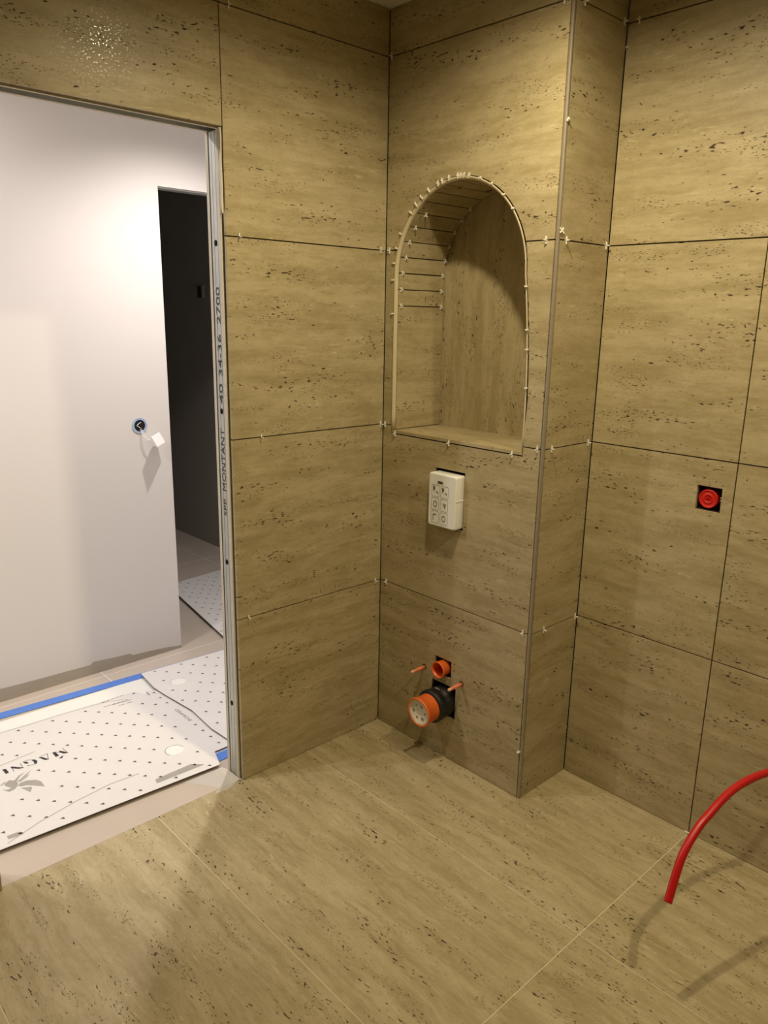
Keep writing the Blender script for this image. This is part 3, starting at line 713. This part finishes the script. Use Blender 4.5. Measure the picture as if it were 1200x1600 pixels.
for k in range(6):
    a = math.radians(60*k+20); cc = c+n_*0.1233+(e1*math.cos(a)+e2*math.sin(a))*0.027
    mb.lathe(cc, n_, [(0, 0.0001), (0, 0.0065 if k % 2 else 0.0048)], 1, 14)
mb.lathe(c+n_*0.1233, n_, [(0, 0.008), (0, 0.0095)], 1, 20); mb.build('white_cap', T)
mb = MB(M['spacer']); 
for k in range(3): mb.box((0.334+k*0.007, -0.030, 0.2775), (0.339+k*0.007, -0.022, 0.2785))
mb.build('moulded_marks', T)
for x_, side_, lab in ((0.248, 'left', 'orange-sleeved threaded rod sticking out of the wall left of the orange pipe'), (0.431, 'right', 'orange-sleeved threaded rod sticking out of the wall right of the drain pipe')):
    T = thing('threaded_rod', (x_, 0.0, 0.320), lab, 'rod', None)
    mb = MB(M['salmon']); mb.lathe((x_, 0.004, 0.320), (0, -1, 0), [(0, 0.0001), (0, 0.0072), (0.046, 0.0066), (0.046, 0.0055), (0.060, 0.0055)], 0, 20); mb.build('sleeve', T)
    mb = MB(M['salmontip']); mb.lathe((x_, -0.055, 0.320), (0, -1, 0), [(0, 0.0058), (0.012, 0.0055), (0.0145, 0.0035), (0.0145, 0.0001)], 0, 20); mb.build('tip', T)
    mb = MB(M['hole']); mb.lathe((x_, -0.0004, 0.322), (0, -1, 0), [(0, 0.0001), (0, 0.0098), (0.0003, 0.0098), (0.0003, 0.0001)], 0, 20); mb.build('drilled_hole', T)

# ------------------------------------------------------------------ red box in the far wall
T = thing('junction_box', (1.106, D, 1.046), 'round red plastic electrical box cap in a dark square hole in the right wall', 'electrical box')
c = Vector((1.103, D+0.012, 1.081))
mb = MB(M['red']); mb.lathe(c, (0, -1, 0), [(-0.035, 0.0275), (0.004, 0.0280), (0.007, 0.0275), (0.008, 0.0245), (0.0055, 0.0230), (0.0055, 0.0150), (0.0070, 0.0140), (0.0070, 0.0110), (0.0050, 0.0100), (0.0050, 0.0001)], 0, 44); mb.build('red_cap', T)
mb = MB(M['red'])
mb.box((1.0955, D+0.0048, 1.079), (1.1105, D+0.0065, 1.083)); mb.box((1.101, D+0.0048, 1.074), (1.105, D+0.0065, 1.089)); mb.build('moulded_cross', T)
mb = MB(M['darkbox'])
for a, b in (((1.0712, D+0.010, 1.0465), (1.0735, D+0.055, 1.1175)), ((1.140, D+0.010, 1.0465), (1.1425, D+0.055, 1.1175)), ((1.0712, D+0.010, 1.0465), (1.1425, D+0.055, 1.0485)), ((1.0712, D+0.010, 1.1155), (1.1425, D+0.055, 1.1175))): mb.box(a, b)
mb.box((1.0712, D+0.030, 1.0465), (1.1425, D+0.033, 1.1175)); mb.build('box_walls', T)
for dz in (-0.006, 0.002):
    mb = MB(M['steel']); mb.lathe((1.1365, D+0.012, 1.086+dz), (0, -1, 0), [(0, 0.0001), (0, 0.0022), (0.001, 0.0018), (0.0012, 0.0001)], 0, 12); mb.build('screw', T)

# ------------------------------------------------------------------ red conduit
def catmull(P, n=10):
    P = [Vector(p) for p in P]; P = [P[0]*2-P[1]]+P+[P[-1]*2-P[-2]]; out = []
    for i in range(1, len(P)-2):
        for k in range(n):
            t = k/n; a, b, c_, d = P[i-1], P[i], P[i+1], P[i+2]
            out.append(0.5*((2*b)+(c_-a)*t+(2*a-5*b+4*c_-d)*t*t+(3*b-a-3*c_+d)*t**3))
    out.append(P[-2]); return out
hp = catmull([(1.401, -0.361, 0.251), (1.394, -0.298, 0.337), (1.397, -0.235, 0.387), (1.404, -0.187, 0.412), (1.411, -0.138, 0.433), (1.420, -0.088, 0.447), (1.434, -0.026, 0.453), (1.449, 0.035, 0.450), (1.470, 0.110, 0.437), (1.487, 0.185, 0.418), (1.499, 0.245, 0.403), (1.502, 0.300, 0.399)])
T = thing('conduit', tuple(hp[-1]), 'glossy red plastic conduit curving from the right wall to a free end', 'conduit')
mb = MB(M['hose']); mb.tube(hp, 0.0100, seg=24, caps=False); mb.build('red_tube', T)
d0 = (hp[0]-hp[1]).normalized()
mb = MB(M['hose'], M['hole']); mb.lathe(hp[0], d0, [(-0.004, 0.0101), (0.0, 0.0100), (0.0002, 0.0082)], 0, 24); mb.lathe(hp[0], d0, [(0.0, 0.0082), (-0.006, 0.0080), (-0.006, 0.0001)], 1, 24); mb.build('open_end', T)

# ------------------------------------------------------------------ tile spacers
def spacer_mesh(name, t, n, la, lb, out, inn_=0.004, w_=0.0015, th=0.0019, off=0.003):
    # cross of thin arms; t = direction of the bar across the joint, n = outward normal
    t, n = Vector(t).normalized(), Vector(n).normalized(); s_ = t.cross(n)
    mb = MB(M['spacer'])
    def bar(c, a, ha, b, hb, hs):
        V = [c+a*i*ha+b*j*hb+s_*k*hs for k in (-1, 1) for i, j in ((-1, -1), (1, -1), (1, 1), (-1, 1))]
        for q in ((0, 1, 2, 3), (4, 5, 6, 7), (0, 1, 5, 4), (1, 2, 6, 5), (2, 3, 7, 6), (3, 0, 4, 7)): mb.face([V[k] for k in q])
    bar(n*off+t*(la-lb)/2, t, (la+lb)/2, n, w_, th)
    bar(n*(off+(out-inn_)/2), n, (out+inn_)/2+0.002, t, w_, th)
    return mb
NP = 0
def spacer(loc, t, n, label, group, la=0.0105, lb=0.0105, out=0.0085, inn_=0.005, off=0.003):
    mb = spacer_mesh('tile_spacer', t, n, la, lb, out, inn_, off=off)
    o = mb.build('tile_spacer'); o.location = loc
    return tag(o, label, 'tile spacer', group)
GW = 'spacers in the wall tile joints'
NA, NBn = (1, 0, 0), (0, -1, 0); Z = (0, 0, 1)
wall_sp = [
 ((0, -0.595, H[3]), NA, 'white tile spacer beside the door stud, in the left wall joint level with the arch'),
 ((0, -0.534, H[2]), NA, 'white tile spacer beside the door stud, in the joint level with the niche sill'),
 ((0, -0.599, H[1]), NA, 'white tile spacer in the lowest left wall joint, near the door stud'),
 ((0, -0.029, H[1]), NA, 'white tile spacer in the lowest left wall joint, left of the inside corner'),
 ((0, -0.016, H[2]), NA, 'white left wall spacer at the inside corner, level with the niche sill'),
 ((0, -0.027, H[3]), NA, 'white left wall spacer just left of the inside corner, level with the arch'),
 ((0, -0.609, H[4]), NA, 'white tile spacer in the topmost left wall joint above the doorway corner'),
 ((0.036, 0, H[1]), NBn, 'white tile spacer in the lowest niche wall joint, right of the inside corner'),
 ((0.014, 0, H[2]), NBn, 'white tile spacer at the foot of the arch trim beside the inside corner'),
 ((0.020, 0, H[3]), NBn, 'white tile spacer in the short joint between the inside corner and the arch'),
 ((0.014, 0, H[4]), NBn, 'white tile spacer in the topmost niche wall joint right beside the inside corner'),
 ((0.669, 0, H[3]), NBn, 'white tile spacer in the short joint right of the arch'),
 ((0.680, 0, H[1]), NBn, 'white tile spacer in the lowest niche wall joint near the outside corner'),
 ((0.688, 0, H[2]), NBn, 'white tile spacer right of the niche sill at the outside corner'),
 ((0.677, 0, H[4]), NBn, 'white tile spacer in the topmost niche wall joint at the outside corner'),
 ((0.067, 0, 1.170), NBn, 'leftmost of the three white spacers under the niche sill'),
 ((0.328, 0, 1.170), NBn, 'middle one of the three white spacers under the niche sill'),
 ((0.594, 0, 1.170), NBn, 'rightmost of the three white spacers under the niche sill'),
 ((CX, 0.069, H[1]), NA, 'white tile spacer in the lowest joint of the pier side, near the outside corner'),
 ((CX, 0.250, H[1]), NA, 'white tile spacer in the lowest joint of the pier side, at the inside corner'),
 ((CX, 0.041, H[2]), NA, 'white pier side spacer level with the niche sill, near the outside corner'),
 ((CX, 0.240, H[2]), NA, 'white pier side spacer level with the niche sill, at the inside corner'),
 ((CX, 0.038, H[3]), NA, 'white upright spacer on the pier side, just below the tilted cross at the metal trim'),
 ((CX, 0.248, H[3]), NA, 'white pier side spacer level with the arch, at the inside corner'),
 ((CX, 0.044, H[4]), NA, 'white tile spacer in the topmost pier side joint, near the metal corner trim'),
 ((CX, 0.244, H[4]), NA, 'white tile spacer in the topmost pier side joint, left of the inside corner'),
 ((0.745, D, H[4]), NBn, 'white tile spacer in the topmost joint of the right wall, beside the inside corner'),
]
for loc, n, lab in wall_sp: spacer(loc, Z, n, lab, GW)
# those set in upright joints and the loose tilted one
spacer((W+0.0005, 0, 0.175), (1, 0, -0.1), NBn, 'white tile spacer low on the outside corner of the pier, near the floor', GW, 0.004, 0.006)
spacer((W+0.0118, 0.0040, 2.106), (0.0, 0.5, 0.8), (1, -0.3, 0), 'white tile spacer tucked behind the metal corner trim high on the pier', GW, 0.006, 0.006, 0.004, 0.001, 0.001)
spacer((W+0.0125, 0.012, 1.822), (0.2, 0.6, 0.75), (0.3, 0.6, -0.7), 'tilted white cross spacer stuck at the metal corner trim above the arch shoulder', GW, 0.009, 0.009, 0.009, 0.009, 0.0)
spacer((CX+0.004, D-0.001, 2.336), (1, 0.0, 0.1), (0.5, -1, 0), 'white tile spacer in the upright inside corner joint below the ceiling', GW, 0.006, 0.004, 0.006, 0.003, 0.001)
o = spacer((XJ, D-0.006, 0.004), (1, 0, 0), (0, -1, 0.3), 'small flat white wedge on the floor at the foot of the right wall joint', GW, 0.012, 0.010, 0.006, 0.002, 0.0)
# around the arch
GA = 'spacers around the arch trim'
ords = ['first', 'second', 'third', 'fourth', 'fifth', 'sixth', 'seventh', 'eighth', 'ninth', 'tenth', 'eleventh', 'twelfth', 'thirteenth', 'fourteenth', 'fifteenth', 'sixteenth', 'seventeenth', 'eighteenth', 'nineteenth', 'twentieth', 'twenty-first', 'twenty-second', 'twenty-third', 'twenty-fourth']
ang = [('L', 1.588), ('L', 1.700), 171.2, 161.7, 152.1, 136.5, 130, 123.6, 116.3, 107.6, 103.8, 97.8, 90.2, 87.7, 85, 80.8, 71, 61, 49, 38, ('R', 1.672), ('R', 1.548), ('R', 1.491), ('R', 1.377)]
ARC = arch(0.0012, 1.181)
for k, a in enumerate(ang):
    if isinstance(a, tuple):
        if a[0] == 'L': p = (0.0438, a[1]); rad = (-1, 0)
        else:
            q = [i for i in range(70, len(ARC)-1) if ARC[i][1] >= a[1] >= ARC[i+1][1]][0]; t_ = (ARC[q][1]-a[1])/(ARC[q][1]-ARC[q+1][1]); p = (ARC[q][0]+(ARC[q+1][0]-ARC[q][0])*t_, a[1]); rad = (1, 0)
    else:
        A = math.radians(a); p = (ACX+(AA+0.0012)*math.cos(A), AZ+(AB+0.0012)*math.sin(A)); rad = (math.cos(A), math.sin(A))
    top = (not isinstance(a, tuple)) and 75 < a < 180
    # short arms point away from the arch; on top the bar is seen whole
    j = random.uniform(-0.25, 0.25)
    left = isinstance(a, tuple) and a[0] == 'L' or (not isinstance(a, tuple) and a > 150)
    right = isinstance(a, tuple) and a[0] == 'R' or (not isinstance(a, tuple) and a < 75)
    tv = Vector((rad[0]+j*rad[1]*0.8+(0.3 if 78 < (a if not isinstance(a, tuple) else 0) < 110 else 0), -0.05, rad[1]-j*rad[0]))
    where = 'counted clockwise from the left foot of the arch'
    spacer((p[0], -0.0012, p[1]), tv, NBn, 'white arch spacer, '+ords[k]+' clockwise from the left foot of the arch trim', GA, 0.009 if not right else 0.004, 0.008 if top and not left else 0.003, 0.006 if right else 0.003, 0.004, 0.0035)
# between the strips inside the niche
GI = 'spacers between the niche strips'
IN = arch(-0.0105, 1.181)
jl = [1.614, 1.669]+[177.3-10.6*k for k in range(6)]
front_y = [0.022, 0.022, 0.026, 0.034, 0.033, 0.036, 0.052, None]; back_y = [0.226, 0.224, 0.228, 0.232, 0.234, 0.234, 0.234, 0.232]
for k, a in enumerate(jl):
    if k < 2: p = (0.0555, a); nn = Vector((1, 0, 0)); tt = Vector((0, 0, 1))
    else:
        A = math.radians(a); p = (ACX+(AA-0.0105)*math.cos(A), AZ+(AB-0.0105)*math.sin(A)); nn = Vector((-math.cos(A), 0, -math.sin(A))); tt = Vector((-math.sin(A), 0, math.cos(A)))
    for y_, side_ in ((front_y[k], 'front'), (back_y[k], 'back')):
        if y_ is None: continue
        spacer((p[0], y_, p[1]), tt, nn, 'white spacer inside the niche, '+side_+' end of the '+ords[k]+' strip joint up', GI, 0.008, 0.008, 0.007, 0.004, 0.002)
